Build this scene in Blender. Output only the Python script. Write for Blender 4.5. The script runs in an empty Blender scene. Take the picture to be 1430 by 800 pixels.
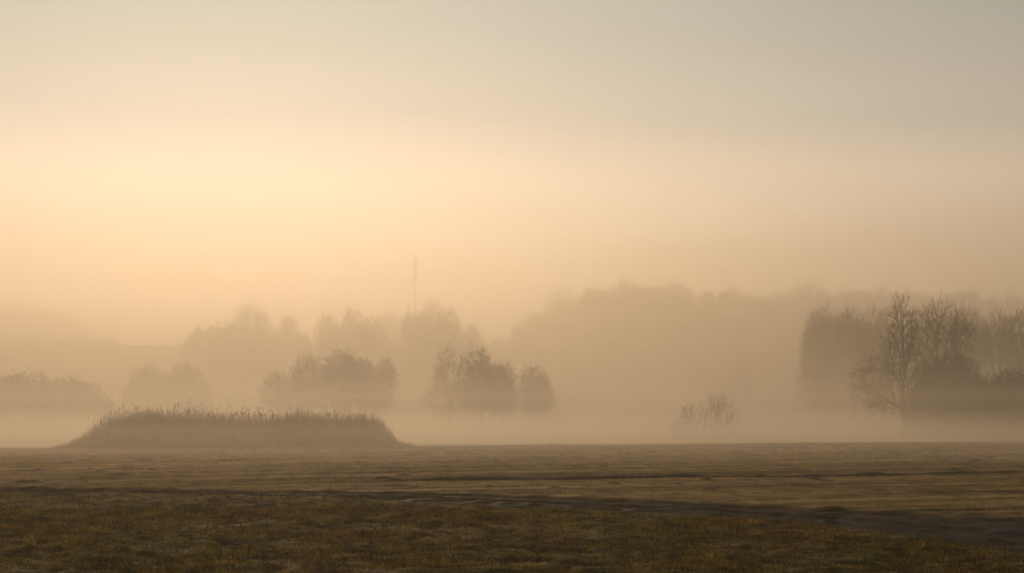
import bpy, math, random
import numpy as np
from mathutils import Vector

# ------------------------------------------------------------------ camera, sky, sun, exposure
sc = bpy.context.scene
COL = sc.collection
EYE = 2.5
F = 1986.0                      # focal length in photo pixels (1430 wide)
PITCH = math.atan2(162.0, F)
cam_d = bpy.data.cameras.new('camera')
cam = bpy.data.objects.new('camera', cam_d)
COL.objects.link(cam)
cam_d.sensor_width = 36.0
cam_d.lens = 36.0 * F / 1430.0
cam_d.clip_start = 0.1
cam_d.clip_end = 6000
cam.location = (0, 0, EYE)
cam.rotation_euler = (math.pi / 2 + PITCH, 0, 0)
sc.camera = cam

sc.cycles.use_denoising = True
sc.cycles.max_bounces = 6
sc.cycles.diffuse_bounces = 2
sc.cycles.glossy_bounces = 2
sc.cycles.transparent_max_bounces = 64
sc.cycles.volume_bounces = 2
sc.cycles.use_light_tree = False
sc.view_settings.view_transform = 'Standard'
sc.view_settings.look = 'None'
sc.view_settings.gamma = 1.0
sc.view_settings.exposure = 0.0
sc.view_settings.use_curve_mapping = False

SUN_AZ = math.radians(-11.5)    # from +Y, positive to the right
SUN_EL = math.radians(12.0)
SUN_DIR = Vector((math.sin(SUN_AZ) * math.cos(SUN_EL), math.cos(SUN_AZ) * math.cos(SUN_EL), math.sin(SUN_EL)))

sun_d = bpy.data.lights.new('sun', 'SUN')
sun_d.energy = 1.7
sun_d.angle = math.radians(10)
sun_d.color = (1.0, 0.69, 0.42)
sun = bpy.data.objects.new('sun', sun_d)
COL.objects.link(sun)
sun.rotation_euler = (-SUN_DIR).to_track_quat('-Z', 'Y').to_euler()

world = bpy.data.worlds.new('World')
sc.world = world
world.use_nodes = True
nt = world.node_tree
nt.nodes.clear()


def N(tree, kind, **kw):
    n = tree.nodes.new(kind)
    for k, v in kw.items():
        if k == 'inp':
            for a, b in v.items():
                n.inputs[a].default_value = b
        else:
            setattr(n, k, v)
    return n


def math_node(tree, op, a, b=None, clamp=False):
    n = tree.nodes.new('ShaderNodeMath')
    n.operation = op
    n.use_clamp = clamp
    for i, v in enumerate((a, b)):
        if v is None:
            continue
        if isinstance(v, (int, float)):
            n.inputs[i].default_value = v
        else:
            tree.links.new(v, n.inputs[i])
    return n.outputs[0]


def ramp(tree, fac, stops, interp='LINEAR'):
    r = tree.nodes.new('ShaderNodeValToRGB')
    r.color_ramp.interpolation = interp
    e = r.color_ramp.elements
    while len(e) < len(stops):
        e.new(0.5)
    for i, (p, c) in enumerate(stops):
        e[i].position = p
        e[i].color = (c[0], c[1], c[2], 1)
    tree.links.new(fac, r.inputs[0])
    return r.outputs[0]


def mix(tree, fac, a, b, mode='MIX'):
    n = tree.nodes.new('ShaderNodeMix')
    n.data_type = 'RGBA'
    n.blend_type = mode
    for k, v in ((0, fac), (6, a), (7, b)):
        if isinstance(v, (int, float)):
            n.inputs[k].default_value = v
        elif isinstance(v, (tuple, list)):
            n.inputs[k].default_value = (v[0], v[1], v[2], 1)
        else:
            tree.links.new(v, n.inputs[k])
    return n.outputs[2]


VEIL_GAIN = 1.76
# sky: clear Nishita sky behind a high veil of fog cloud that glows round the hidden sun
tc = N(nt, 'ShaderNodeTexCoord')
sky = N(nt, 'ShaderNodeTexSky', sky_type='NISHITA')
sky.sun_disc = False
sky.sun_elevation = SUN_EL
sky.sun_rotation = SUN_AZ
sky.altitude = 50
sky.dust_density = 1.0
bg_sky = N(nt, 'ShaderNodeBackground')
bg_sky.inputs[1].default_value = 0.05
nt.links.new(sky.outputs[0], bg_sky.inputs[0])
sep = N(nt, 'ShaderNodeSeparateXYZ')
nt.links.new(tc.outputs['Generated'], sep.inputs[0])
dot = N(nt, 'ShaderNodeVectorMath', operation='DOT_PRODUCT')
nt.links.new(tc.outputs['Generated'], dot.inputs[0])
dot.inputs[1].default_value = SUN_DIR
mp = N(nt, 'ShaderNodeMapping')
mp.inputs['Scale'].default_value = (1.6, 1.6, 9.0)
mp.inputs['Rotation'].default_value = (0.0, math.radians(5), 0.0)
nt.links.new(tc.outputs['Generated'], mp.inputs[0])
cn = N(nt, 'ShaderNodeTexNoise', inp={'Scale': 1.6, 'Detail': 3.0, 'Roughness': 0.45})
nt.links.new(mp.outputs[0], cn.inputs[0])
# z = sin(elevation)
elev = math_node(nt, 'ADD', sep.outputs[2], math_node(nt, 'MULTIPLY', math_node(nt, 'SUBTRACT', cn.outputs[0], 0.5), 0.05))
VEIL = [(0.0, (0.60, 0.44, 0.29)), (0.09, (0.74, 0.575, 0.41)), (0.15, (0.92, 0.755, 0.575)), (0.20, (0.66, 0.60, 0.49)),
        (0.27, (0.55, 0.545, 0.455)), (0.42, (0.65, 0.60, 0.50)), (1.0, (0.8, 0.72, 0.58))]
veil = ramp(nt, elev, VEIL, 'EASE')
glow = math_node(nt, 'POWER', math_node(nt, 'MAXIMUM', dot.outputs['Value'], 0.0), 14.0)
glow2 = math_node(nt, 'POWER', math_node(nt, 'MAXIMUM', dot.outputs['Value'], 0.0), 3.0)
amt = math_node(nt, 'ADD', math_node(nt, 'MULTIPLY', glow, 0.08), math_node(nt, 'MULTIPLY', glow2, 0.30))
amt = math_node(nt, 'ADD', amt, 0.20)
amt = math_node(nt, 'MULTIPLY', amt, VEIL_GAIN)
amt = math_node(nt, 'MULTIPLY', amt, math_node(nt, 'ADD', 0.9, math_node(nt, 'MULTIPLY', cn.outputs[0], 0.2)))
bg_veil = N(nt, 'ShaderNodeBackground')
nt.links.new(veil, bg_veil.inputs[0])
nt.links.new(amt, bg_veil.inputs[1])
addw = N(nt, 'ShaderNodeMixShader')          # the veil covers most of the clear sky
addw.inputs[0].default_value = 0.91
nt.links.new(bg_sky.outputs[0], addw.inputs[1])
nt.links.new(bg_veil.outputs[0], addw.inputs[2])
wo = N(nt, 'ShaderNodeOutputWorld')
nt.links.new(addw.outputs[0], wo.inputs[0])

HAZE_DENSITY = 0.0012
HAZE_TOP = 54.0
MIST = [  # front y, top z, density : flat layers of ground mist lying one above the other over the low meadow
    (91, 0.5, 0.008),
    (88, 1.0, 0.007),
    (58, 1.4, 0.005),
    (48, 1.95, 0.0035),
    (46, 3.4, 0.0027),
    (60, 5.0, 0.0024),
    (90, 8.0, 0.0022),
    (97, 12.0, 0.0018),
    (150, 18.0, 0.0024),
    (170, 27.0, 0.0022),
    (180, 38.0, 0.0016),
    (190, 50.0, 0.0013),
]

# ------------------------------------------------------------------ helpers
rng = np.random.default_rng(7)


def px(x, y, d):
    """world point seen at photo pixel x, y at depth d (metres along +Y)"""
    cx, cy = (x - 715.0) / F, (400.0 - y) / F
    dy = math.cos(PITCH) - cy * math.sin(PITCH)
    dz = math.sin(PITCH) + cy * math.cos(PITCH)
    return Vector((cx / dy * d, d, EYE + dz / dy * d))


def tag(o, label=None, cat=None, group=None, kind=None):
    if label: o['label'] = label
    if cat: o['category'] = cat
    if group: o['group'] = group
    if kind: o['kind'] = kind
    return o


def mesh_np(name, verts, faces, mat, smooth=False):
    """faces: (n, k) int array, k = 3 or 4"""
    me = bpy.data.meshes.new(name)
    v = np.asarray(verts, dtype=np.float32).reshape(-1, 3)
    f = np.asarray(faces, dtype=np.int32)
    k = f.shape[1]
    me.vertices.add(len(v)); me.vertices.foreach_set('co', v.ravel())
    me.loops.add(f.size); me.loops.foreach_set('vertex_index', f.ravel())
    me.polygons.add(len(f))
    me.polygons.foreach_set('loop_start', np.arange(0, f.size, k, dtype=np.int32))
    if smooth:
        me.polygons.foreach_set('use_smooth', np.ones(len(f), dtype=bool))
    me.update(calc_edges=True)
    me.materials.append(mat)
    return me


def link(name, me, parent=None):
    o = bpy.data.objects.new(name, me)
    COL.objects.link(o)
    if parent: o.parent = parent
    return o


def smoothstep(a, b, x):
    t = np.clip((x - a) / (b - a), 0, 1)
    return t * t * (3 - 2 * t)


# tileless value noise in numpy
_perm = np.random.default_rng(3).random((256, 256))


def vnoise(x, y):
    xi = np.floor(x).astype(int); yi = np.floor(y).astype(int)
    fx = x - xi; fy = y - yi
    fx = fx * fx * (3 - 2 * fx); fy = fy * fy * (3 - 2 * fy)
    a = _perm[xi & 255, yi & 255]; b = _perm[(xi + 1) & 255, yi & 255]
    c = _perm[xi & 255, (yi + 1) & 255]; d = _perm[(xi + 1) & 255, (yi + 1) & 255]
    return (a * (1 - fx) + b * fx) * (1 - fy) + (c * (1 - fx) + d * fx) * fy - 0.5


def fbm(x, y, octv=4):
    s = 0; a = 1.0
    for i in range(octv):
        s = s + a * vnoise(x + 17.3 * i, y + 9.1 * i)
        x = x * 2.03; y = y * 2.03; a *= 0.5
    return s


# ------------------------------------------------------------------ materials
def material(name, build, rough=0.9, spec=0.2):
    m = bpy.data.materials.new(name)
    m.use_nodes = True
    t = m.node_tree
    b = t.nodes['Principled BSDF']
    b.inputs['Roughness'].default_value = rough
    b.inputs['Specular IOR Level'].default_value = spec
    build(t, b)
    return m


def obj_noise(t, scale, detail=4.0, stretch=(1, 1, 1), rough=0.55):
    c = t.nodes.new('ShaderNodeTexCoord')
    m = t.nodes.new('ShaderNodeMapping')
    m.inputs['Scale'].default_value = stretch
    t.links.new(c.outputs['Object'], m.inputs[0])
    n = N(t, 'ShaderNodeTexNoise', inp={'Scale': scale, 'Detail': detail, 'Roughness': rough})
    t.links.new(m.outputs[0], n.inputs[0])
    return n.outputs[0]


def stubble_colour(t):
    """straw-coloured, in long swaths that run with the drilled rows"""
    c = t.nodes.new('ShaderNodeTexCoord')
    rot = t.nodes.new('ShaderNodeMapping')
    rot.inputs['Rotation'].default_value = (0, 0, math.radians(-21.8))
    t.links.new(c.outputs['Object'], rot.inputs[0])
    m = t.nodes.new('ShaderNodeMapping')
    m.inputs['Scale'].default_value = (0.03, 1.1, 1)
    t.links.new(rot.outputs[0], m.inputs[0])
    n = N(t, 'ShaderNodeTexNoise', inp={'Scale': 1.0, 'Detail': 5.0, 'Roughness': 0.7})
    t.links.new(m.outputs[0], n.inputs[0])
    c1 = ramp(t, n.outputs[0], [(0.36, (0.050, 0.030, 0.012)), (0.44, (0.15, 0.098, 0.042)), (0.53, (0.25, 0.170, 0.075)), (0.62, (0.37, 0.258, 0.122))])
    n2 = obj_noise(t, 1.6, 5, (0.6, 1, 1), 0.7)
    c2 = ramp(t, n2, [(0.36, (0.30, 0.27, 0.25)), (0.5, (0.95, 0.95, 0.92)), (0.66, (1.35, 1.3, 1.2))])
    return mix(t, 0.9, c1, c2, 'MULTIPLY')


def b_field(t, b):
    b.inputs['Specular IOR Level'].default_value = 0.04
    n1 = obj_noise(t, 0.5, 5, (0.5, 1, 1))
    n2 = obj_noise(t, 3.0, 6, (0.55, 1, 1), 0.70)
    c1 = ramp(t, n1, [(0.3, (0.088, 0.060, 0.023)), (0.48, (0.112, 0.086, 0.028)), (0.58, (0.078, 0.080, 0.020)), (0.72, (0.135, 0.100, 0.038))])
    c2 = ramp(t, n2, [(0.38, (0.08, 0.07, 0.07)), (0.5, (0.7, 0.7, 0.68)), (0.62, (1.8, 1.65, 1.3))])
    past = mix(t, 0.9, c1, c2, 'MULTIPLY')
    st = N(t, 'ShaderNodeAttribute', attribute_name='stubble')
    base = mix(t, st.outputs['Fac'], past, stubble_colour(t))
    at = N(t, 'ShaderNodeAttribute', attribute_name='soil_and_shade')
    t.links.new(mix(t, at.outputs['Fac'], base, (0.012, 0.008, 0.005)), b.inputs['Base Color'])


def b_grass(t, b):
    b.inputs['Specular IOR Level'].default_value = 0.04
    n1 = obj_noise(t, 0.55, 4, (0.5, 1, 1))
    n2 = obj_noise(t, 2.2, 5, (0.6, 1, 1), 0.68)
    c1 = ramp(t, n1, [(0.32, (0.135, 0.098, 0.038)), (0.46, (0.14, 0.108, 0.036)), (0.56, (0.092, 0.098, 0.024)), (0.70, (0.175, 0.135, 0.056))])
    c2 = ramp(t, n2, [(0.38, (0.08, 0.08, 0.07)), (0.52, (0.65, 0.62, 0.54)), (0.64, (2.0, 1.85, 1.4))])
    t.links.new(mix(t, 0.9, c1, c2, 'MULTIPLY'), b.inputs['Base Color'])


def b_straw(t, b):
    b.inputs['Specular IOR Level'].default_value = 0.04
    t.links.new(mix(t, 1.0, stubble_colour(t), (1.15, 1.1, 1.0), 'MULTIPLY'), b.inputs['Base Color'])


def leafy(m, f, col):
    t = m.node_tree
    b = t.nodes['Principled BSDF']; o = t.nodes['Material Output']
    tr = t.nodes.new('ShaderNodeBsdfTranslucent'); mx = t.nodes.new('ShaderNodeMixShader')
    src = b.inputs['Base Color'].links[0].from_socket
    t.links.new(mix(t, 1.0, src, col, 'MULTIPLY'), tr.inputs[0])
    mx.inputs[0].default_value = f
    t.links.new(b.outputs[0], mx.inputs[1]); t.links.new(tr.outputs[0], mx.inputs[2]); t.links.new(mx.outputs[0], o.inputs[0])


def b_mud(t, b):
    n1 = obj_noise(t, 1.8, 7, (0.35, 1, 1), 0.65)
    c1 = ramp(t, n1, [(0.40, (0.005, 0.004, 0.003)), (0.54, (0.014, 0.010, 0.007)), (0.68, (0.055, 0.038, 0.024))])
    t.links.new(c1, b.inputs['Base Color'])
    r = t.nodes.new('ShaderNodeMapRange')
    r.inputs[1].default_value = 0.35; r.inputs[2].default_value = 0.6
    r.inputs[3].default_value = 0.5; r.inputs[4].default_value = 0.9
    t.links.new(n1, r.inputs[0]); t.links.new(r.outputs[0], b.inputs['Roughness'])
    n3 = obj_noise(t, 7.0, 6, (0.4, 1, 1), 0.7)
    bp = N(t, 'ShaderNodeBump', inp={'Strength': 0.8, 'Distance': 0.04})
    t.links.new(n3, bp.inputs['Height']); t.links.new(bp.outputs[0], b.inputs['Normal'])


def b_water(t, b):
    b.inputs['Base Color'].default_value = (0.02, 0.016, 0.012, 1)
    n = obj_noise(t, 6.0, 3)
    bp = N(t, 'ShaderNodeBump', inp={'Strength': 0.5, 'Distance': 0.03})
    t.links.new(n, bp.inputs['Height']); t.links.new(bp.outputs[0], b.inputs['Normal'])


def flat_noise(lo, hi, scale):
    def f(t, b):
        n = obj_noise(t, scale, 4)
        t.links.new(ramp(t, n, [(0.3, lo), (0.7, hi)]), b.inputs['Base Color'])
    return f


M_FIELD = material('field_soil_and_turf', b_field)
M_GRASS = material('withered_grass', b_grass)
M_STRAW = material('straw_stubble', b_straw)
M_MUD = material('wet_mud', b_mud, spec=0.05)
M_WATER = material('puddle_water', b_water, rough=0.22, spec=0.35)
M_BARK = material('bark', flat_noise((0.045, 0.032, 0.022), (0.11, 0.085, 0.06), 2.0))
M_TWIG = material('twigs', flat_noise((0.05, 0.034, 0.022), (0.10, 0.070, 0.045), 1.2))
M_LEAF = material('dark_foliage', flat_noise((0.030, 0.032, 0.016), (0.085, 0.072, 0.034), 1.4))
M_REED = material('dry_reed', flat_noise((0.025, 0.017, 0.009), (0.085, 0.060, 0.034), 3.0))
leafy(M_GRASS, 0.5, (1.5, 1.2, 0.7))
leafy(M_STRAW, 0.4, (1.3, 1.1, 0.8))
leafy(M_REED, 0.3, (1.2, 1.0, 0.8))
M_STEEL = material('galvanised_steel', flat_noise((0.12, 0.11, 0.10), (0.2, 0.19, 0.18), 0.5), rough=0.6)


def fog_material(name, density, color=(0.88, 0.81, 0.70), g=0.60):
    m = bpy.data.materials.new(name)
    m.use_nodes = True
    t = m.node_tree
    t.nodes.clear()
    o = N(t, 'ShaderNodeOutputMaterial')
    v = N(t, 'ShaderNodeVolumePrincipled')
    v.inputs['Color'].default_value = (*color, 1)
    v.inputs['Density'].default_value = density
    v.inputs['Anisotropy'].default_value = g
    t.links.new(v.outputs[0], o.inputs['Volume'])
    m.cycles.homogeneous_volume = True
    return m


# ------------------------------------------------------------------ terrain
def ground_d(y):            # depth at which the flat field is seen at photo row y
    return EYE * F / (y - 562.0)


def edge(pts):
    xs, ds = [], []
    for x, y in pts:
        d = ground_d(y)
        ds.append(d); xs.append((x - 715) / F * d)
    return np.array(xs), np.array(ds)


UPX, UPY = edge([(0, 676), (300, 682), (540, 688), (760, 693), (1000, 701), (1200, 710), (1430, 721)])
LOX, LOY = edge([(0, 684), (300, 690), (540, 699), (760, 708), (1000, 721), (1200, 736), (1430, 768)])


def ext(x, xs, ys):
    r = np.interp(x, xs, ys)
    r = np.where(x < xs[0], ys[0] + (x - xs[0]) * (ys[1] - ys[0]) / (xs[1] - xs[0]), r)
    return np.where(x > xs[-1], ys[-1] + (x - xs[-1]) * (ys[-1] - ys[-2]) / (xs[-1] - xs[-2]), r)


def track_uv(x, y):
    """0 at the near edge of the track, 1 at its far edge"""
    lo, up = ext(x, LOX, LOY), ext(x, UPX, UPY)
    wob = 0.14 * fbm(x * 0.5, y * 0.1 + 40, 3)
    w = np.maximum(up - lo, 1.5)
    return (y + wob - lo) / w, w


FURX, FURY = edge([(780, 668), (1100, 664), (1415, 657)])


def base_height(x, y):
    """large forms: level field, crest, misty hollow, hill behind"""
    crest = 84.0 + 2.0 * np.sin(x * 0.03)
    z = 0.10 * fbm(x * 0.05, y * 0.05, 2)
    z = z * smoothstep(10, 30, y) + 0.30 * fbm(x * 0.035 + 2, y * 0.02, 3) * smoothstep(45, 80, y)
    z = z - 1.15 * smoothstep(crest, crest + 28, y)
    z = z + 0.5 * smoothstep(180, 290, y)
    left = smoothstep(-60, -160, x)
    # hill: right ridge and lower left terrace
    z = z + (20.0 - 1.0 * left) * smoothstep(290, 405, y)
    z = z + 4.0 * smoothstep(410, 560, y) * (1 - 0.3 * left)
    z = z + 1.2 * fbm(x * 0.012 + 5, y * 0.012, 3) * smoothstep(280, 380, y)
    return z


def hollows(x, y):
    a = fbm(x * 0.8 + 30, y * 1.6 + 0.9 * x, 4)
    b = vnoise(x * 0.16 + 3, y * 0.2)
    c = fbm(x * 2.6 + 11, y * 4.5 + 1.8 * x, 3)
    return np.clip(smoothstep(0.20, 0.42, a + 0.35 * b) + 0.7 * smoothstep(0.28, 0.45, c + 0.3 * b), 0, 1)


def clods(x, y):
    return smoothstep(0.42, 0.55, fbm(x * 1.6, y * 2.0 + 60, 3) + 0.35 * vnoise(x * 0.2, y * 0.2) - 0.5 * smoothstep(2.0, 1.2, track_uv(x, y)[0]))


def soil_and_shade(x, y):
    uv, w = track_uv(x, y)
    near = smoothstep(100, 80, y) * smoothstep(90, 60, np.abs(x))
    m = 0.95 * hollows(x, y) * smoothstep(0.1, -0.2, uv)  # hollows: dark soil colour that also paints in the shadows of clods
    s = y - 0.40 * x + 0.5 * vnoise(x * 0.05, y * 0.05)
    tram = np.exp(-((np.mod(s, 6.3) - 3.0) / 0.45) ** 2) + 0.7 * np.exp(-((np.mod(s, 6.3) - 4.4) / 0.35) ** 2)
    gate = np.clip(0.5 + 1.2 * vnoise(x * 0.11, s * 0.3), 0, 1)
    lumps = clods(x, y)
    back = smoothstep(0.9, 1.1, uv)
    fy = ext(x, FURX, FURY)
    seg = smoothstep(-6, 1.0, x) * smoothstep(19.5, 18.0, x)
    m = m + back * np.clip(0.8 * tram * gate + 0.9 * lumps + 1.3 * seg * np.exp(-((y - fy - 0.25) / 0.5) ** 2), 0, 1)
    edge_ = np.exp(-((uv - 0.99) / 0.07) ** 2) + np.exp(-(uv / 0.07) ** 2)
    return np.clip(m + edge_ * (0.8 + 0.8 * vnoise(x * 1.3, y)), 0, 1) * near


def height(x, y):
    z = base_height(x, y)
    near = smoothstep(100, 80, y) * smoothstep(90, 60, np.abs(x))
    uv, w = track_uv(x, y)
    front = smoothstep(0.2, -0.4, uv)                 # rough pasture nearer than the track
    back = smoothstep(0.8, 1.3, uv)
    # rough pasture: tussocky
    t1 = fbm(x * 1.5, y * 2.6 + 0.9 * x, 4)
    t2 = hollows(x, y)
    t3 = np.abs(fbm(x * 2.2, y * 3.5, 3))
    rows = np.sin((y + 0.60 * x) * 2 * np.pi / 1.9 + 1.5 * vnoise(x * 0.15, y * 0.15))
    z = z + near * front * (0.085 * t1 - 0.09 * t2 + 0.02 * rows + 0.05 * t3)
    # stubble: drilled rows and wheel lines that climb to the right
    s = y - 0.40 * x + 0.5 * vnoise(x * 0.05, y * 0.05)
    rows2 = np.sin(s * 2 * np.pi / 1.35)
    tram = np.exp(-((np.mod(s, 6.3) - 3.0) / 0.22) ** 2) + 0.7 * np.exp(-((np.mod(s, 6.3) - 4.4) / 0.2) ** 2)
    gate = 0.6 + 0.8 * vnoise(x * 0.11, s * 0.3) + 0.3
    z = z + near * back * (0.03 * rows2 + 0.03 * fbm(x * 0.15, s * 1.3, 3) + 0.02 * fbm(x * 2, y * 3, 2) - 0.06 * tram * np.clip(gate, 0, 1))
    # one deep furrow
    fy = ext(x, FURX, FURY)
    seg = smoothstep(-6, 1.0, x) * smoothstep(19.5, 18.0, x)
    z = z - near * seg * 0.10 * np.exp(-((y - fy) / 0.30) ** 2)
    z = z + near * seg * 0.075 * np.exp(-((y - fy - 0.6) / 0.28) ** 2) * (0.7 + 1.1 * vnoise(x * 0.7, 3.0 + 0 * x) + 0.7 * vnoise(x * 2.7, 8.0 + 0 * x))
    z = z + near * back * 0.045 * clods(x, y)
    z = z + near * front * 0.06 * smoothstep(0.28, 0.45, fbm(x * 1.9 + 71, y * 2.9, 3))
    # track bed is sunk, with a raised lip
    inside = smoothstep(-0.06, 0.06, uv) * smoothstep(1.06, 0.94, uv)
    z = z - near * 0.17 * inside
    z = z + near * 0.03 * np.exp(-((uv - 1.10) / 0.06) ** 2) * (0.6 + 0.8 * vnoise(x * 1.6, y * 1.2) + 1.6 * vnoise(x * 4.1, y * 3))
    z = z + near * 0.04 * np.exp(-((uv + 0.12) / 0.08) ** 2)
    return z


def axis(dense, growth, limit):
    out = list(dense); step = dense[-1] - dense[-2]
    while out[-1] < limit:
        step *= growth
        out.append(out[-1] + step)
    return out


# the field: one sheet out to beyond the hill, finest in front of the track
ys = [-150, -100, -60, -30, -10, 0, 6, 10, 12, 13.5]
y = 14.5
while y < 100:
    ys.append(y)
    y += 0.06 + 0.0016 * max(0, y - 14)
ys = axis(ys, 1.06, 1250)
xd = list(np.arange(0, 36, 0.17))
xd = axis(xd, 1.07, 1050)
xs = np.array([-v for v in xd[:0:-1]] + xd)
ys = np.array(ys)
XX, YY = np.meshgrid(xs, ys)
ZZ = height(XX, YY)
nx, ny = len(xs), len(ys)
idx = np.arange(nx * ny).reshape(ny, nx)
faces = np.stack([idx[:-1, :-1], idx[:-1, 1:], idx[1:, 1:], idx[1:, :-1]], -1).reshape(-1, 4)
me = mesh_np('ground', np.stack([XX, YY, ZZ], -1), faces, M_FIELD, smooth=True)
st_ = me.attributes.new('stubble', 'FLOAT', 'POINT')
st_.data.foreach_set('value', smoothstep(0.9, 1.1, track_uv(XX, YY)[0]).astype(np.float32).ravel())
att = me.attributes.new('soil_and_shade', 'FLOAT', 'POINT')
att.data.foreach_set('value', soil_and_shade(XX, YY).astype(np.float32).ravel())
tag(link('ground', me), kind='structure')

# muddy track: its own sheet lying in the sunk bed, with wheel ruts
tx = np.concatenate([np.arange(-40, -18, 0.5), np.arange(-18, 16, 0.10), np.arange(16, 30, 0.5)])
tu = np.linspace(-0.08, 1.08, 120)
TX, TU = np.meshgrid(tx, tu)
lo, up = ext(TX, LOX, LOY), ext(TX, UPX, UPY)
wv = np.maximum(up - lo, 1.5)
TY = lo + TU * wv
TY = TY - 0.14 * fbm(TX * 0.5, TY * 0.1 + 40, 3)
bedz = base_height(TX, TY) - 0.13
rut = -0.055 * (np.exp(-((TU - 0.22) / 0.07) ** 2) + np.exp(-((TU - 0.62) / 0.08) ** 2) + 0.6 * np.exp(-((TU - 0.85) / 0.05) ** 2))
rut = rut + 0.05 * np.exp(-((TU - 0.42) / 0.035) ** 2) + 0.045 * np.exp(-((TU - 0.74) / 0.025) ** 2) + 0.04 * np.exp(-((TU - 0.08) / 0.03) ** 2)
TZ = bedz + 0.065 + rut + 0.05 * fbm(TX * 0.9, TY * 3.0, 4) + 0.035 * fbm(TX * 4, TY * 6, 2)
rim = smoothstep(0.02, -0.08, TU) + smoothstep(0.98, 1.08, TU)
TZ = TZ - 0.16 * rim
n1, n2 = TX.shape
idx = np.arange(n1 * n2).reshape(n1, n2)
faces = np.stack([idx[:-1, :-1], idx[:-1, 1:], idx[1:, 1:], idx[1:, :-1]], -1).reshape(-1, 4)
tag(link('muddy_track', mesh_np('muddy_track', np.stack([TX, TY, TZ], -1), faces, M_MUD, smooth=True)), kind='structure')


def track_point(x, u):
    lo_, up_ = float(ext(np.array(x), LOX, LOY)), float(ext(np.array(x), UPX, UPY))
    w_ = max(up_ - lo_, 1.5)
    yy = lo_ + u * w_
    return yy - 0.14 * float(fbm(np.array(x * 0.5), np.array(yy * 0.1 + 40), 3))


# puddles standing in the ruts
def puddle(cx, u, length, width, seed):
    r = random.Random(seed)
    n = 40
    vs = []
    cy = track_point(cx, u)
    z = float(base_height(np.array(cx), np.array(cy))) - 0.13 + 0.020
    for i in range(n):
        a = 2 * math.pi * i / n
        k = 1 + 0.22 * math.sin(3 * a + seed) + 0.15 * math.sin(5 * a + 2 * seed) + r.uniform(-0.08, 0.08)
        dx = math.cos(a) * length * k
        vs.append((cx + dx, track_point(cx + dx, u) + math.sin(a) * width * k, z))
    m = bpy.data.meshes.new('puddle')
    m.from_pydata(vs, [], [list(range(n))])
    m.materials.append(M_WATER)
    tag(link('puddle', m), kind='structure')


for i, a in enumerate([(8.0, 0.40, 2.6, 0.42), (9.6, 0.56, 1.6, 0.30), (5.6, 0.26, 1.4, 0.22), (4.6, 0.5, 1.0, 0.2), (-2.0, 0.6, 1.8, 0.35),
                       (-8.8, 0.5, 1.6, 0.35), (1.2, 0.26, 1.2, 0.2), (2.6, 0.62, 1.0, 0.2), (10.8, 0.28, 1.5, 0.28), (-5.0, 0.3, 1.2, 0.2)]):
    puddle(*a, i + 1)


# grass and stubble
def blades(n, y0, y1, hlo, hhi, wlo, whi, seed, mask):
    r = np.random.default_rng(seed)
    # uniform over the visible wedge of field
    y = np.sqrt(r.uniform(y0 * y0, y1 * y1, n))
    x = r.uniform(-1, 1, n) * (0.42 * y + 2)
    keep = mask(x, y, r)
    x, y = x[keep], y[keep]
    n = len(x)
    z = height(x, y)
    h = r.uniform(hlo, hhi, n) * (0.55 + 1.3 * np.clip(fbm(x * 0.8 + 9, y * 1.4, 3) + 0.35, 0, 1.2))
    w = r.uniform(wlo, whi, n)
    a = r.uniform(0, np.pi, n)
    lx, ly = r.normal(0, 0.45, n) * h, r.normal(0, 0.45, n) * h
    b0 = np.stack([x - np.cos(a) * w, y - np.sin(a) * w, z - 0.01], -1)
    b1 = np.stack([x + np.cos(a) * w, y + np.sin(a) * w, z - 0.01], -1)
    t = np.stack([x + lx, y + ly, z + h], -1)
    v = np.stack([b0, b1, t], 1).reshape(-1, 3)
    return v


def off_track(x, y, r):
    uv, w = track_uv(x, y)
    return (uv < -0.05) | (uv > 1.05)


def pasture(x, y, r):
    d = fbm(x * 0.7 + 3, y * 1.3 + 0.5 * x, 3)
    uv, w = track_uv(x, y)
    return (uv < -0.03) & (r.random(len(x)) < np.clip(0.75 + 1.2 * d, 0.15, 1) * (1 - hollows(x, y)))


def stubble(x, y, r):
    uv, w = track_uv(x, y)
    s = y - 0.40 * x + 0.5 * vnoise(x * 0.05, y * 0.05)
    return (uv > 1.04) & (r.random(len(x)) < (0.45 + 0.45 * np.sin(s * 2 * np.pi / 1.35)) * (1 - soil_and_shade(x, y)))


v = np.concatenate([blades(220000, 14, 34, 0.03, 0.10, 0.006, 0.013, 1, pasture),
                    blades(140000, 30, 48, 0.03, 0.08, 0.007, 0.013, 2, pasture),
                    blades(9000, 16, 46, 0.08, 0.17, 0.006, 0.012, 5, lambda x, y, r: pasture(x, y, r) & (fbm(x * 0.5, y * 0.5, 3) > 0.1))])
tag(link('grass', mesh_np('grass', v, np.arange(len(v)).reshape(-1, 3), M_GRASS)), kind='stuff',
    label='short withered green and brown grass of the near pasture')
v = np.concatenate([blades(190000, 26, 60, 0.02, 0.06, 0.007, 0.013, 3, stubble),
                    blades(110000, 55, 92, 0.02, 0.07, 0.012, 0.022, 4, stubble),
                    # long straw on the track's broken edge, weeds along the skyline of the field
                    blades(14000, 26, 60, 0.08, 0.18, 0.005, 0.010, 6, lambda x, y, r: (np.abs(track_uv(x, y)[0] - 1.16) < 0.08)),
                    blades(5000, 76, 90, 0.10, 0.34, 0.008, 0.014, 8, lambda x, y, r: fbm(x * 0.25, y * 0.1, 3) > 0.12)])
tag(link('stubble', mesh_np('stubble', v, np.arange(len(v)).reshape(-1, 3), M_STRAW)), kind='stuff',
    label='pale straw stubble in rows beyond the muddy track')


def gz(x, y):
    return float(height(np.array([float(x)]), np.array([float(y)]))[0])


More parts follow.
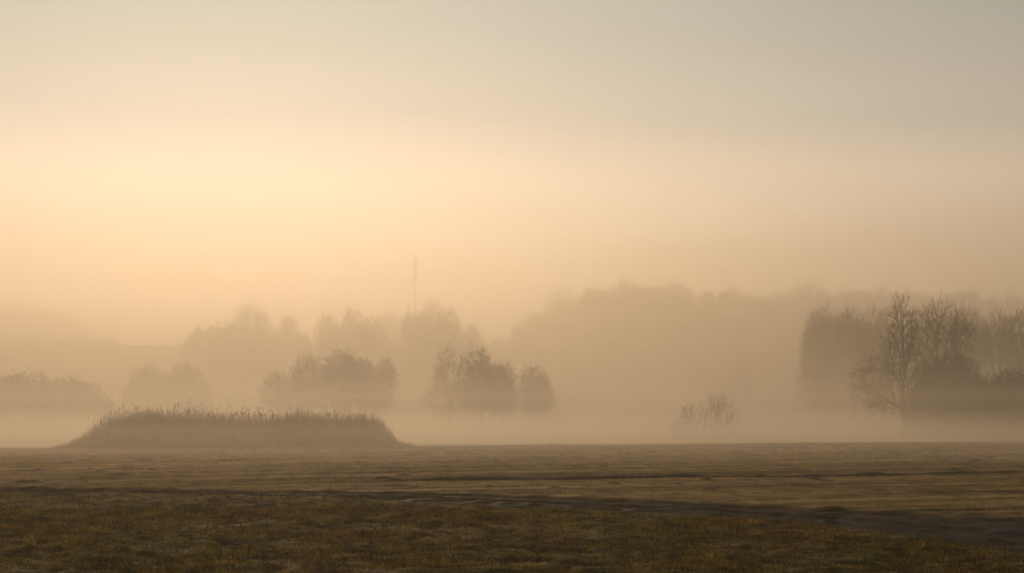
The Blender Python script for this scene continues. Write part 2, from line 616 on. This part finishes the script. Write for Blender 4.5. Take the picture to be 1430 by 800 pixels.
# ------------------------------------------------------------------ reed bed on the crest
def reed_bed():
    r = np.random.default_rng(11)
    # outline in metres along x (left to right): height of the dense mass
    ox = [-27.8, -26.9, -25.7, -24.9, -24.1, -21.5, -17.0, -12.5, -9.5, -8.1, -7.6, -7.1, -6.0]
    oh = [0.05, 0.30, 0.8, 1.55, 2.0, 2.1, 1.95, 1.9, 1.85, 1.55, 1.0, 0.35, 0.08]
    V = []

    def strip(x, y, z, h, w, lean, cy):
        a = r.uniform(0, np.pi, len(x))
        lx, ly = lean * h, r.normal(0, 0.06, len(x)) * h
        c, s = np.cos(a) * w, np.sin(a) * w
        b0 = np.stack([x - c, y - s, z], -1); b1 = np.stack([x + c, y + s, z], -1)
        m0 = np.stack([x + lx * .4 - c * .7, y + ly * .4 - s * .7, z + h * .6], -1)
        m1 = np.stack([x + lx * .4 + c * .7, y + ly * .4 + s * .7, z + h * .6], -1)
        t = np.stack([x + lx, y + ly, z + h], -1)
        V.append(np.stack([b0, b1, m1, b0, m1, m0, m0, m1, t], 1).reshape(-1, 3))
        return x + lx, y + ly, z + h

    n = 26000
    x = r.uniform(-27.8, -6.0, n)
    y = 86.5 + r.uniform(-1.6, 3.5, n)
    hh = np.interp(x, ox, oh) * (1.06 + 0.28 * fbm(x * 0.7, y * 0.3, 3))
    z = base_height(x, y) - 0.05
    strip(x, y, z, hh * (0.55 + 0.55 * r.beta(2.2, 1.6, n)) + 0.12 * r.normal(0, 1, n) * (r.random(n) < .3), r.uniform(0.008, 0.018, n), r.normal(0, 0.08, n), None)
    # tall stalks with drooping plumes
    n = 900
    x = r.uniform(-25.3, -7.6, n)
    clump = np.clip(0.6 + 0.9 * fbm(x * 0.8, x * 0 + 2, 3), 0.22, 1)
    keep = r.random(n) < clump * 1.0
    x = x[keep]; n = len(x)
    y = 86.5 + r.uniform(-1.4, 3.0, n)
    hh = np.interp(x, ox, oh) + r.gamma(2.0, 0.12, n) * np.where(x < -19, 1.4, 1.0)
    z = base_height(x, y) - 0.05
    tx_, ty_, tz_ = strip(x, y, z, hh, r.uniform(0.006, 0.010, n), r.normal(0.03, 0.10, n), None)
    for k in range(5):
        t = r.uniform(0, 1, n)
        side = np.sign(r.normal(0.6, 1, n)) * r.uniform(0.015, 0.07, n)
        p0 = np.stack([tx_, ty_, tz_ - 0.30 * t], -1)
        p1 = p0 + np.stack([side, r.normal(0, 0.04, n), r.uniform(-0.10, 0.10, n)], -1)
        p2 = p0 + np.stack([side * .2, r.normal(0, 0.02, n), r.uniform(-0.07, -0.03, n)], -1)
        V.append(np.stack([p0, p1, p2], 1).reshape(-1, 3))
    # bent reeds at the left shoulder
    n = 260
    x = r.uniform(-25.6, -23.0, n); y = 86.5 + r.uniform(-1, 3, n); z = base_height(x, y) - .05
    strip(x, y, z, np.interp(x, ox, oh) * r.uniform(0.8, 1.15, n), r.uniform(0.01, 0.016, n), r.uniform(-0.45, 0.0, n), None)
    v = np.concatenate(V)
    o = link('reed_bed', mesh_np('reed_bed', v, np.arange(len(v)).reshape(-1, 3), M_REED))
    tag(o, 'long dark bed of dry reeds along the far edge of the field', 'reeds', kind='stuff')


reed_bed()


# ------------------------------------------------------------------ trees
def tubes(segs, sides=5):
    s = np.array(segs, dtype=np.float64)
    p0, p1, r0, r1 = s[:, 0:3], s[:, 3:6], s[:, 6], s[:, 7]
    d = p1 - p0
    L = np.linalg.norm(d, axis=1, keepdims=True) + 1e-9
    d = d / L
    p1 = p1 + d * (r1[:, None] * 0.4)
    up = np.where(np.abs(d[:, 2:3]) > 0.9, np.array([[1.0, 0, 0]]), np.array([[0, 0, 1.0]]))
    u = np.cross(d, up); u /= np.linalg.norm(u, axis=1, keepdims=True) + 1e-9
    w = np.cross(d, u)
    vs, n = [], len(s)
    for ring, p, r in ((0, p0, r0), (1, p1, r1)):
        for k in range(sides):
            a = 2 * math.pi * k / sides
            vs.append(p + (u * math.cos(a) + w * math.sin(a)) * r[:, None])
    V = np.stack(vs, 1).reshape(-1, 3)
    base = np.arange(n)[:, None] * (2 * sides)
    fs = []
    for k in range(sides):
        k2 = (k + 1) % sides
        fs.append(np.concatenate([base + k, base + k2, base + sides + k2, base + sides + k], 1))
    return V, np.concatenate(fs, 0)


def tree_meshes(seed, lobes, fork, r_base, tips, twig_len, twig_w, twigs_per_tip, leaves=0, leaf=0.16, stems=1, stem_spread=0.3, up=0.15, ragged=0.35):
    """lobes: list of (cx, cy, cz, rx, ry, rz, weight) making up the crown; fork: height of the first fork"""
    r = np.random.default_rng(seed)
    wts = np.array([l[6] for l in lobes], float); wts /= wts.sum()
    P = []
    for l, w in zip(lobes, wts):
        n = max(3, int(tips * w))
        d = r.normal(0, 1, (n, 3)); d /= np.linalg.norm(d, axis=1, keepdims=True)
        rad = r.uniform(0.12, 1, n) ** 0.45
        for q in range(7):          # uneven outline: bulges and bays
            a_ = r.normal(0, 1, 3); a_ /= np.linalg.norm(a_)
            rad = rad * (1 + ragged * r.uniform(-1, 1) * np.maximum(d @ a_, 0) ** 3)
        rad = rad * (1 + 0.10 * r.normal(0, 1, n)) * np.where(r.random(n) < 0.05, r.uniform(1.05, 1.18, n), 1.0)
        P.append(d * rad[:, None] * np.array(l[3:6]) + np.array(l[0:3]))
    P = np.concatenate(P)
    P = P[P[:, 2] > 0.25]
    limbs, twigs = [], []

    def rad_of(n):
        return max(0.012, r_base * (n / len(P)) ** 0.5)

    def grow(pts, o, direction, depth):
        n = len(pts)
        c = pts.mean(0)
        if n <= 3 or depth > 15:
            for p in pts:
                twigs.append((o, p))
            return
        # split along the main axis
        q = pts - c
        cov = q.T @ q + np.eye(3) * 1e-6
        w, v = np.linalg.eigh(cov)
        ax = v[:, 2] + r.normal(0, 0.25, 3)
        pr = q @ ax
        cut = np.quantile(pr, r.uniform(0.35, 0.65))
        for part in (pts[pr <= cut], pts[pr > cut]):
            if len(part) == 0:
                continue
            cc = part.mean(0)
            d = cc - o
            t = 0.30
            e = o + d * t
            e[2] += np.linalg.norm(d) * 0.04
            L = np.linalg.norm(e - o)
            m = (o + e) / 2 + direction * L * 0.08 + r.normal(0, 0.022, 3) * L
            r0, r1 = rad_of(len(part)) , rad_of(len(part)) * 0.86
            limbs.append((*o, *m, r0, (r0 + r1) / 2)); limbs.append((*m, *e, (r0 + r1) / 2, r1))
            nd = (e - m); nd = nd / (np.linalg.norm(nd) + 1e-9)
            grow(part, e, nd, depth + 1)

    if stems == 1:
        o = np.array([0, 0, -0.3]); f = np.array([lobes[0][0] * 0.15, 0, fork])
        k = 5
        prev = o
        for i in range(1, k + 1):
            t = i / k
            e = o + (f - o) * t + r.normal(0, 0.02, 3) * fork * (t < 1)
            flare = 1.0 + 0.5 * (1 - t) ** 3
            limbs.append((*prev, *e, r_base * (1.25 - 0.25 * (t - 1 / k)) * (1 + 0.5 * (1 - t + 1 / k) ** 3), r_base * (1.25 - .25 * t) * flare))
            prev = e
        grow(P, f, np.array([0, 0, 1.0]), 0)
    else:
        ang = np.arctan2(P[:, 1], P[:, 0]) + r.normal(0, 0.4, len(P))
        order = np.argsort(P[:, 0] + 0.6 * P[:, 1] + r.normal(0, .3, len(P)))
        for g in np.array_split(order, stems):
            pp = P[g]
            c = pp.mean(0)
            o = np.array([c[0] * stem_spread, c[1] * stem_spread, -0.3])
            f = o + np.array([c[0] * 0.25, c[1] * 0.25, fork + 0.3])
            m = (o + f) / 2 + r.normal(0, 0.05, 3)
            rr = rad_of(len(pp))
            limbs.append((*o, *m, rr * 1.3, rr * 1.1)); limbs.append((*m, *f, rr * 1.1, rr))
            grow(pp, f, np.array([0, 0, 1.0]), 1)
    V, Fc = tubes(limbs)
    trunk = mesh_np('trunk', V, Fc, M_BARK, smooth=True)
    # twigs
    O = np.array([a for a, b in twigs]); E = np.array([b for a, b in twigs])
    tv = []

    def tri(a, b, w):
        d = b - a
        s = r.normal(0, 1, d.shape); s = np.cross(d, s); s /= np.linalg.norm(s, axis=1, keepdims=True) + 1e-9
        tv.append(np.stack([a - s * w, a + s * w, b], 1).reshape(-1, 3))

    tri(O, E, twig_w * 1.3)
    for k in range(twigs_per_tip):
        t = r.uniform(0.15, 1, (len(O), 1))
        a = O + (E - O) * t
        d = (E - O); d /= np.linalg.norm(d, axis=1, keepdims=True) + 1e-9
        d = d + r.normal(0, 0.33, d.shape) + np.array([0, 0, up])
        d /= np.linalg.norm(d, axis=1, keepdims=True) + 1e-9
        tri(a, a + d * r.uniform(0.4, 1.1, (len(O), 1)) * twig_len, twig_w)
    tv = np.concatenate(tv)
    fc = np.arange(len(tv)).reshape(-1, 3)
    mats = [M_TWIG]
    if leaves:
        k = leaves
        c = np.repeat(E, k, 0) + r.normal(0, 0.32, (len(E) * k, 3)) * (twig_len * 0.9)
        a = r.normal(0, 1, c.shape) * leaf; b = r.normal(0, 1, c.shape) * leaf
        lv = np.stack([c, c + a, c + b], 1).reshape(-1, 3)
        fc = np.concatenate([fc, (np.arange(len(lv)) + len(tv)).reshape(-1, 3)])
        tv = np.concatenate([tv, lv])
        mats.append(M_LEAF)
    crown = mesh_np('crown', tv, fc, M_TWIG)
    if leaves:
        crown.materials.append(M_LEAF)
        mi = np.zeros(len(fc), dtype=np.int32); mi[-len(lv) // 3:] = 1
        crown.polygons.foreach_set('material_index', mi)
    return trunk, crown


PROTO = {}


def proto(kind):
    """unit trees: height 10 m, crown about the named shape"""
    if kind in PROTO:
        return PROTO[kind]
    if kind == 'hero':
        m = tree_meshes(41, [(0.1, 0, 7.6, 1.3, 1.4, 2.5, 1.5), (0, 0, 5.8, 2.0, 1.8, 2.3, 1.4), (-2.1, 0, 4.2, 2.3, 1.7, 2.2, 1.5), (1.5, 0, 4.1, 1.7, 1.7, 1.9, 0.9), (-1.3, 0, 2.7, 1.7, 1.4, 1.2, 0.5)], 1.3, 0.30, 2200, 0.8, 0.007, 6, up=0.35)
    elif kind == 'round_bare':       # broad bare tree, branches from low down
        m = tree_meshes(21, [(0, 0, 6.0, 3.0, 3.0, 3.9, 3), (-1.6, 0, 3.6, 2.6, 2, 2.1, 1.2), (1.7, 0, 3.8, 2.4, 2, 2.1, 1.2)], 1.1, 0.20, 2000, 0.9, 0.009, 6)
    elif kind == 'oval_bare':
        m = tree_meshes(22, [(0, 0, 6.5, 2.2, 2.2, 3.6, 3), (0.5, 0, 3.9, 2.2, 1.8, 2.2, 1.2), (-0.6, 0, 2.2, 1.9, 1.6, 1.6, .6)], 1.5, 0.18, 1700, 0.9, 0.009, 6, up=0.3)
    elif kind == 'vase':           # limbs fan upward from a long clear trunk
        m = tree_meshes(23, [(-1.2, 0, 7.2, 1.6, 1.6, 2.3, 1), (1.3, 0, 7.2, 1.6, 1.6, 2.3, 1), (0, 0, 7.8, 1.9, 1.6, 2.2, 1.3)], 2.8, 0.20, 1500, 0.7, 0.007, 5, up=0.5)
    elif kind == 'tall_thin':      # woodland tree, high narrow crown over thin lower boughs
        m = tree_meshes(24, [(0, 0, 7.2, 1.5, 1.5, 2.7, 3), (0.3, 0, 4.6, 1.3, 1.2, 2.2, 1.3), (-0.2, 0, 2.2, 1.3, 1.2, 1.6, .8)], 2.6, 0.13, 1400, 0.8, 0.009, 6, up=0.4)
    elif kind == 'dense_round':
        m = tree_meshes(25, [(0, 0, 6.0, 3.0, 3.0, 3.8, 3), (-1.9, 0, 4.4, 2.2, 2, 2.2, 1.0), (1.9, 0, 4.0, 2.3, 2, 2.2, 1.0), (1.2, 0, 7.2, 1.6, 1.6, 1.7, .7), (-1.5, 0, 6.8, 1.5, 1.6, 1.6, .6)], 1.0, 0.22, 2400, 0.8, 0.012, 6, leaves=7, leaf=0.08)
    elif kind == 'dense_oval':
        m = tree_meshes(26, [(0, 0, 6.2, 2.5, 2.4, 3.7, 3), (1.4, 0, 4.6, 1.7, 1.8, 2.3, 1), (-1.3, 0, 4.2, 1.8, 1.8, 2.0, .8)], 1.1, 0.2, 2200, 0.8, 0.012, 6, leaves=7, leaf=0.08)
    elif kind == 'dense_lobed':
        m = tree_meshes(27, [(-1.6, 0, 6.6, 1.8, 2.0, 2.6, 1), (1.5, 0, 7.3, 1.9, 2.0, 2.6, 1), (0, 0, 4.6, 2.7, 2.6, 2.8, 1.4)], 1.3, 0.22, 2400, 0.8, 0.012, 6, leaves=7, leaf=0.08)
    elif kind == 'shrub_dense':    # unit height 10 but wide, down to the ground
        m = tree_meshes(28, [(0, 0, 4.8, 5.2, 4.5, 5.0, 2), (-3.6, 0, 3.2, 3.6, 3.4, 3.4, 1), (3.8, 0, 3.4, 3.6, 3.4, 3.4, 1)], 0.6, 0.2, 2600, 1.3, 0.020, 6, leaves=8, leaf=0.2, stems=7)
    elif kind == 'wispy':          # many thin stems fanning from the ground, open all through
        m = tree_meshes(29, [(-3.0, 0, 4.2, 1.3, 1.4, 3.6, 1), (-1.0, 0, 3.8, 1.4, 1.4, 3.3, 1), (1.1, 0, 4.8, 1.4, 1.4, 4.2, 1.3),
                             (2.9, 0, 5.2, 1.5, 1.4, 4.6, 1.5), (4.3, 0, 3.4, 1.4, 1.4, 2.8, .8), (-4.6, 0, 2.6, 1.5, 1.4, 2.2, .7)], 0.3, 0.08, 1300, 0.8, 0.009, 5, stems=11, stem_spread=0.45, up=0.5, ragged=0.45)
    elif kind == 'twiggy':         # broad bare bushy tree
        m = tree_meshes(30, [(-2.2, 0, 5.0, 2.6, 2.6, 2.9, 1), (1.6, 0, 6.6, 2.6, 2.6, 3.3, 1.2), (0, 0, 3.6, 3.6, 3, 2.4, .8)], 0.8, 0.18, 2300, 1.0, 0.011, 6, stems=4)
    PROTO[kind] = m
    return m


_count = {}


def tree(kind, name, x, ytop, d, label, cat='tree', group=None, width=None, zoff=-0.1, rot=None, lean=0.0):
    """a tree whose top is seen at photo row ytop and photo column x at depth d"""
    trunk, crown = proto(kind)
    top = px(x, ytop, d)
    z0 = gz(top.x, d) + zoff
    H = top.z - z0
    root = bpy.data.objects.new(name, None)
    root.empty_display_size = 0.5
    COL.objects.link(root)
    root.location = (top.x, d, z0)
    s = H / 10.0
    sx = s if width is None else s * width
    root.scale = (sx, sx, s)
    _count[kind] = _count.get(kind, 0) + 1
    if rot is None:
        rot = (_count[kind] * 2.399) % (2 * math.pi)
    root.rotation_euler = (0, lean, rot)
    tag(root, label, cat, group)
    t = link('trunk', trunk, root)
    c = link('crown', crown, root)
    return root


# B: middle distance, standing in the hollow
MID = 'trees in the misty hollow'
tree('twiggy', 'bare_tree', 412, 492, 190, 'bare twiggy spreading tree at left end of the clump above the reed bed', group=MID, width=1.0, rot=0.3)
tree('dense_round', 'bushy_tree', 478, 486, 193, 'dense round bushy tree, the tallest in the clump above the reed bed', 'tree', MID, 0.95, rot=0.0)
tree('dense_lobed', 'bushy_tree', 524, 495, 198, 'dense spreading tree at right end of the clump above the reed bed', 'tree', MID, 0.85, rot=3.3)
tree('round_bare', 'bare_tree', 628, 484, 180, 'bare open-crowned tree with visible branches left of the dark rounded tree', 'tree', MID, 0.80, rot=0.0)
tree('dense_oval', 'bushy_tree', 672, 491, 176, 'darkest rounded dense tree in the middle clump beside the bare tree', 'tree', MID, 1.0, rot=0.4)
tree('dense_round', 'bushy_tree', 700, 502, 180, 'lower dense tree with right-sloping crown against the dark rounded tree', 'tree', MID, 0.80, rot=2.0)
tree('dense_oval', 'small_tree', 749, 514, 190, 'small dense tree standing alone right of the middle clump', 'tree', MID, 1.25, rot=1.2)
tree('shrub_dense', 'bush', 205, 512, 245, 'faint twiggy bush on the left, nearer the hedge bank', 'bush', MID, 0.62, rot=0.4)
tree('shrub_dense', 'bush', 258, 511, 240, 'faint wide bush behind the left half of the reed bed', 'bush', MID, 0.75, rot=2.9)
tree('shrub_dense', 'thicket', 30, 523, 205, 'long low thicket with smooth rounded top at the left edge', 'bush', None, 1.5, rot=0.2)
tree('shrub_dense', 'thicket', 100, 530, 202, 'low rounded thicket sloping down at the right end of the left hedge bank', 'bush', None, 1.25, rot=3.2)
tree('shrub_dense', 'thicket', -60, 524, 208, 'low thicket running out of frame at the left edge', 'bush', None, 1.5, rot=1.2)
tree('wispy', 'bare_shrub', 984, 534, 124, 'pale wispy bare shrub standing in mist right of centre', 'shrub', None, 1.05, rot=0.0)
tree('dense_round', 'small_tree', 1034, 514, 285, 'faint small round tree behind the pale bare shrub', 'tree', None, 0.85, rot=0.9)

# C: farther trees on the left terrace
tree('vase', 'bare_tree', 352, 424, 352, 'tall faint bare tree rising above the left hillside hedge', 'tree', None, 1.15, rot=0.3)
tree('tall_thin', 'bare_tree', 403, 438, 354, 'faint narrow bare tree just right of the tall hillside tree', 'tree', None, 1.3, rot=1.9)
LH = 'faint trees along the left hillside'
for x, y, w, k, lab in [(276, 452, 0.8, 'tall_thin', 'small spiky tree at left end of the hillside hedge'),
                        (300, 460, 1.6, 'shrub_dense', 'low clipped-looking hedge bush beside the spiky tree'),
                        (330, 453, 1.3, 'shrub_dense', 'hedge bush under the left side of the tall hillside tree'),
                        (372, 452, 1.3, 'dense_round', 'dense tree under the right side of the tall hillside tree'),
                        (418, 462, 1.0, 'dense_round', 'low dense tree at right end of the left hillside group')]:
    tree(k, 'hillside_tree' if 'tree' in lab.split(' at ')[0] else 'hedge_bush', x, y, 346, lab, 'tree' if k != 'shrub_dense' else 'bush', LH, w)

# D: wood round the mast
DW = 'trees of the wood below the mast'
for x, y, d, w, k, lab in [
    (462, 443, 340, 0.9, 'dense_oval', 'outermost left tree of the wood below the mast'),
    (490, 435, 345, 0.8, 'dense_oval', 'broad-crowned tree in left part of the mast wood'),
    (520, 445, 350, 0.9, 'dense_oval', 'lower tree in the notch left of the mast wood centre'),
    (545, 437, 352, 0.9, 'round_bare', 'bare-topped tree in the mast wood left of the mast'),
    (571, 433, 350, 0.8, 'tall_thin', 'narrow spire-like tree directly left of the mast'),
    (605, 421, 345, 0.8, 'oval_bare', 'tallest round-topped tree just right of the mast'),
    (628, 434, 342, 0.75, 'dense_oval', 'rounded tree right of the tallest one in the mast wood'),
    (655, 456, 348, 0.9, 'dense_oval', 'small tree where the mast wood slopes down to the right'),
    (588, 433, 338, 0.7, 'dense_round', 'dense tree at the foot of the mast'),
    (508, 447, 336, 1.0, 'dense_lobed', 'wide dense tree filling the front of the mast wood'),
]:
    tree(k, 'woodland_tree', x, y, d - 12, lab, 'tree', DW, w)

# E: far ridge, notable crowns as trees of their own, the rest as one mass
RG = 'crowns standing out of the far ridge wood'
for x, y, d, w, k, lab in [
    (700, 470, 400, 1.0, 'dense_oval', 'small faint tree at the lower left end of the ridge wood'),
    (722, 452, 415, 1.0, 'dense_round', 'stepped faint crown low on the left slope of the ridge wood'),
    (745, 438, 430, 1.0, 'dense_round', 'faint crown below and left of the first round dome of the ridge'),
    (785, 402, 450, 1.0, 'round_bare', 'first round domed crown standing out left on the ridge'),
    (835, 400, 455, 1.0, 'dense_lobed', 'shoulder crown left of the highest dome of the ridge'),
    (868, 390, 455, 1.0, 'oval_bare', 'highest broad domed crown of the ridge wood'),
    (905, 395, 458, 1.0, 'dense_lobed', 'crown on right slope of the highest ridge dome'),
    (940, 398, 460, 0.9, 'dense_oval', 'flat-topped crown right of the highest ridge dome'),
    (1000, 402, 465, 0.9, 'dense_lobed', 'slightly raised crown in the middle of the flat ridge top'),
    (1140, 393, 460, 1.1, 'oval_bare', 'broad dome on the ridge above the right-hand wood'),
    (1115, 402, 462, 0.9, 'dense_oval', 'narrow crown touching the left of the broad right ridge dome'),
    (1350, 403, 470, 0.9, 'dense_lobed', 'faint raised crown on the ridge at the far right'),
]:
    tree(k, 'ridge_tree', x, y, d, lab, 'tree', RG, w)


def far_woodland(name, spots, label):
    """a wood that reads as one mass: many crowns merged into one object"""
    V, Fs, base = [], [], 0
    r = random.Random(5)
    for (x, ytop, d, kind, w) in spots:
        trunk, crown = proto(kind)
        for me in (trunk, crown):
            n = len(me.vertices)
            co = np.empty(n * 3, dtype=np.float32); me.vertices.foreach_get('co', co)
            co = co.reshape(-1, 3)
            li = np.empty(len(me.loops), dtype=np.int32); me.loops.foreach_get('vertex_index', li)
            k = me.polygons[0].loop_total
            f = li.reshape(-1, k)
            if k == 4:
                f = np.concatenate([f[:, :3], f[:, [0, 2, 3]]])
            top = px(x, ytop, d); z0 = gz(top.x, d) - 0.3
            s = (top.z - z0) / 10
            a = r.uniform(0, 6.28)
            R = np.array([[math.cos(a), -math.sin(a)], [math.sin(a), math.cos(a)]])
            q = co.copy(); q[:, :2] = (q[:, :2] @ R.T) * s * w + np.array([top.x, d]); q[:, 2] = q[:, 2] * s + z0
            V.append(q); Fs.append(f + base); base += n
    o = link(name, mesh_np(name, np.concatenate(V), np.concatenate(Fs), M_TWIG))
    tag(o, label, 'wood', kind='stuff')


rr = random.Random(9)
spots = []
x = 742
while x < 1500:
    prof = np.interp(x, [742, 760, 800, 820, 870, 930, 980, 1050, 1100, 1140, 1180, 1300, 1500], [450, 425, 412, 408, 400, 404, 407, 409, 411, 404, 406, 408, 411])
    spots.append((x, prof + rr.uniform(-5, 9), 470 + rr.uniform(-12, 20), rr.choice(['dense_oval', 'vase', 'tall_thin', 'oval_bare', 'dense_lobed']), rr.uniform(0.6, 0.95)))
    x += rr.uniform(7, 15)
x = 700
while x < 1480:      # lower front rank on the slope
    spots.append((x, np.interp(x, [700, 780, 900, 1100, 1480], [478, 442, 432, 432, 436]) + rr.uniform(-5, 8), 425 + rr.uniform(-12, 12), rr.choice(['dense_oval', 'dense_round', 'dense_lobed']), rr.uniform(0.9, 1.1)))
    x += rr.uniform(16, 26)
x = 650
while x < 1480:      # undergrowth
    spots.append((x, np.interp(x, [650, 735, 900, 1480], [476, 468, 448, 446]) + rr.uniform(-4, 4), 415, 'shrub_dense', rr.uniform(1.0, 1.3)))
    x += rr.uniform(16, 24)
far_woodland('ridge_woodland', spots, 'long pale wood covering the far ridge in the fog')
spots = []
for x in range(-60, 135, 13):
    spots.append((x, np.interp(x, [-60, 20, 50, 80, 110, 135], [420, 424, 424, 434, 448, 460]) + rr.uniform(-3, 5), 600 + rr.uniform(-15, 15), 'oval_bare', rr.uniform(0.9, 1.1)))
for x in range(-50, 160, 12):
    spots.append((x, 474 + rr.uniform(-5, 3), 415 + rr.uniform(-5, 5), 'shrub_dense', rr.uniform(1.0, 1.6)))
far_woodland('distant_woodland', spots, 'barely visible distant wood in the fog at the upper left')

# F: right-hand wood
RW = 'bare trees of the right-hand wood'
for x, y, d, w, k, lab in [
    (1135, 432, 236, 0.85, 'tall_thin', 'outermost left tall bare tree of the right-hand wood'),
    (1150, 427, 228, 0.75, 'vase', 'open-topped bare tree second from left in the right-hand wood'),
    (1166, 436, 224, 0.9, 'tall_thin', 'dense twiggy tall tree third from left in the right-hand wood'),
    (1184, 430, 232, 0.8, 'tall_thin', 'tall bare tree left of the straight dark trunk'),
    (1192, 432, 214, 0.9, 'vase', 'tall bare tree with a straight dark visible trunk'),
    (1142, 446, 216, 0.9, 'oval_bare', 'low twiggy tree filling the left foot of the right-hand wood'),
    (1176, 444, 240, 1.0, 'oval_bare', 'pale twiggy tree behind the thin trunks at left of the right-hand wood'),
    (1222, 452, 205, 0.9, 'oval_bare', 'lower twiggy tree tucked behind the left boughs of the big dark tree'),
    (1212, 429, 230, 0.95, 'oval_bare', 'bare round-topped tree just behind left of the big dark tree'),
    (1232, 432, 222, 0.85, 'tall_thin', 'tall tree rising behind the left half of the big dark tree'),
    (1300, 430, 222, 0.95, 'oval_bare', 'bare tree showing between the big dark tree and the fan-shaped tree'),
    (1345, 428, 215, 0.9, 'oval_bare', 'bare round crown just right of the fan-shaped tree'),
    (1366, 436, 222, 0.9, 'tall_thin', 'pale bare tree left of the slender straight-stemmed tree'),
    (1388, 434, 190, 0.62, 'vase', 'slender straight-stemmed tree with high narrow crown near right edge'),
    (1412, 438, 215, 1.0, 'oval_bare', 'bare twiggy tree second from the right edge'),
    (1434, 438, 180, 1.0, 'oval_bare', 'dark twiggy tree cut by the right edge of the view'),
]:
    tree(k, 'bare_tree', x, y, d, lab, 'tree', RW, w)
tree('hero', 'bare_tree', 1260, 426, 140, 'big dark spreading bare tree at front of the right-hand wood', 'tree', None, 0.95, rot=0.0)
tree('vase', 'bare_tree', 1318, 421, 160, 'fan-shaped bare tree with upright forking limbs beside the big dark tree', 'tree', None, 0.95, rot=0.0)
US = 'undergrowth of the right-hand wood'
for x, y, d, w, k, lab in [
    (1306, 500, 138, 0.55, 'shrub_dense', 'dark tall bush between the two biggest front trees'),
    (1336, 494, 140, 0.52, 'shrub_dense', 'dark square-topped bush below the fan-shaped tree'),
    (1372, 528, 130, 1.2, 'shrub_dense', 'low dark bush right of the square-topped bush'),
    (1408, 523, 128, 1.2, 'shrub_dense', 'rounded dark bush second from the right edge'),
    (1445, 520, 126, 1.2, 'shrub_dense', 'dark bush cut by the right edge of the view'),
]:
    tree(k, 'bush', x, y, d, lab, 'bush', US, w)


# ------------------------------------------------------------------ radio mast
def radio_mast():
    d = 430.0
    top = px(580, 357, d)
    z0 = gz(top.x, d)
    H = top.z - z0
    root = bpy.data.objects.new('radio_mast', None)
    COL.objects.link(root)
    root.location = (top.x, d, z0)
    tag(root, 'thin faint lattice radio mast rising above the distant wood', 'mast')
    segs = []
    w = 0.36
    leg = [(w * math.cos(a), w * math.sin(a)) for a in (0.3, 0.3 + 2.094, 0.3 + 4.189)]
    step = 0.9
    n = int(H / step)
    for i in range(n):
        z, z2 = i * step, min((i + 1) * step, H)
        for k in range(3):
            a, b = leg[k], leg[(k + 1) % 3]
            segs.append((a[0], a[1], z, a[0], a[1], z2, .05, .05))
            segs.append((a[0], a[1], z, b[0], b[1], z2, .018, .018))
            segs.append((a[0], a[1], z2, b[0], b[1], z2, .016, .016))
    V, Fc = tubes(segs)
    link('lattice', mesh_np('lattice', V, Fc, M_STEEL), root)
    V, Fc = tubes([(0, 0, H, 0, 0, H + 1.8, .04, .02)])
    link('antenna', mesh_np('antenna', V, Fc, M_STEEL), root)
    for k, hh in enumerate((H * 0.90, H * 0.72)):
        V, Fc = tubes([(-.8, 0, hh, .8, 0, hh, .04, .04)] + [(s, 0, hh - .5, s, 0, hh + .5, .05, .05) for s in (-.8, .8)])
        link('antenna_arm', mesh_np('antenna_arm', V, Fc, M_STEEL), root)
    for a in (0.3, 2.394, 4.489):
        wires = []
        for hh in (H * .5, H * .9):
            gx, gy = 14 * math.cos(a), 14 * math.sin(a)
            wires.append((w * math.cos(a), w * math.sin(a), hh, gx, gy, gz(top.x + gx, d + gy) - z0, .012, .012))
        V, Fc = tubes(wires, 3)
        link('guy_wire', mesh_np('guy_wire', V, Fc, M_STEEL), root)


radio_mast()

# ------------------------------------------------------------------ haze and ground mist
def box_mesh(name, lo, hi, mat):
    v = [(x, y, z) for x in (lo[0], hi[0]) for y in (lo[1], hi[1]) for z in (lo[2], hi[2])]
    f = [(0, 1, 3, 2), (4, 6, 7, 5), (0, 4, 5, 1), (2, 3, 7, 6), (0, 2, 6, 4), (1, 5, 7, 3)]
    m = bpy.data.meshes.new(name)
    m.from_pydata(v, [], f)
    m.materials.append(mat)
    return m


zmin = float(ZZ.min()) - 1.0
hz = link('haze', box_mesh('haze', (-1300, -250, zmin), (1300, 1500, HAZE_TOP), fog_material('haze_air', HAZE_DENSITY)))
tag(hz, 'pale golden fog filling the air over the whole field', 'haze', kind='stuff')

for i, (y0, top, dens) in enumerate(MIST):
    m = box_mesh('ground_mist', (-1150 - 8 * i, y0, zmin + 0.3 + 0.03 * i), (1150 + 8 * i, 1380 + 8 * i, top), fog_material('mist_air', dens))
    tag(link('ground_mist', m), 'flat layer of ground mist lying over the low meadow', 'mist', 'layers of ground mist', kind='stuff')
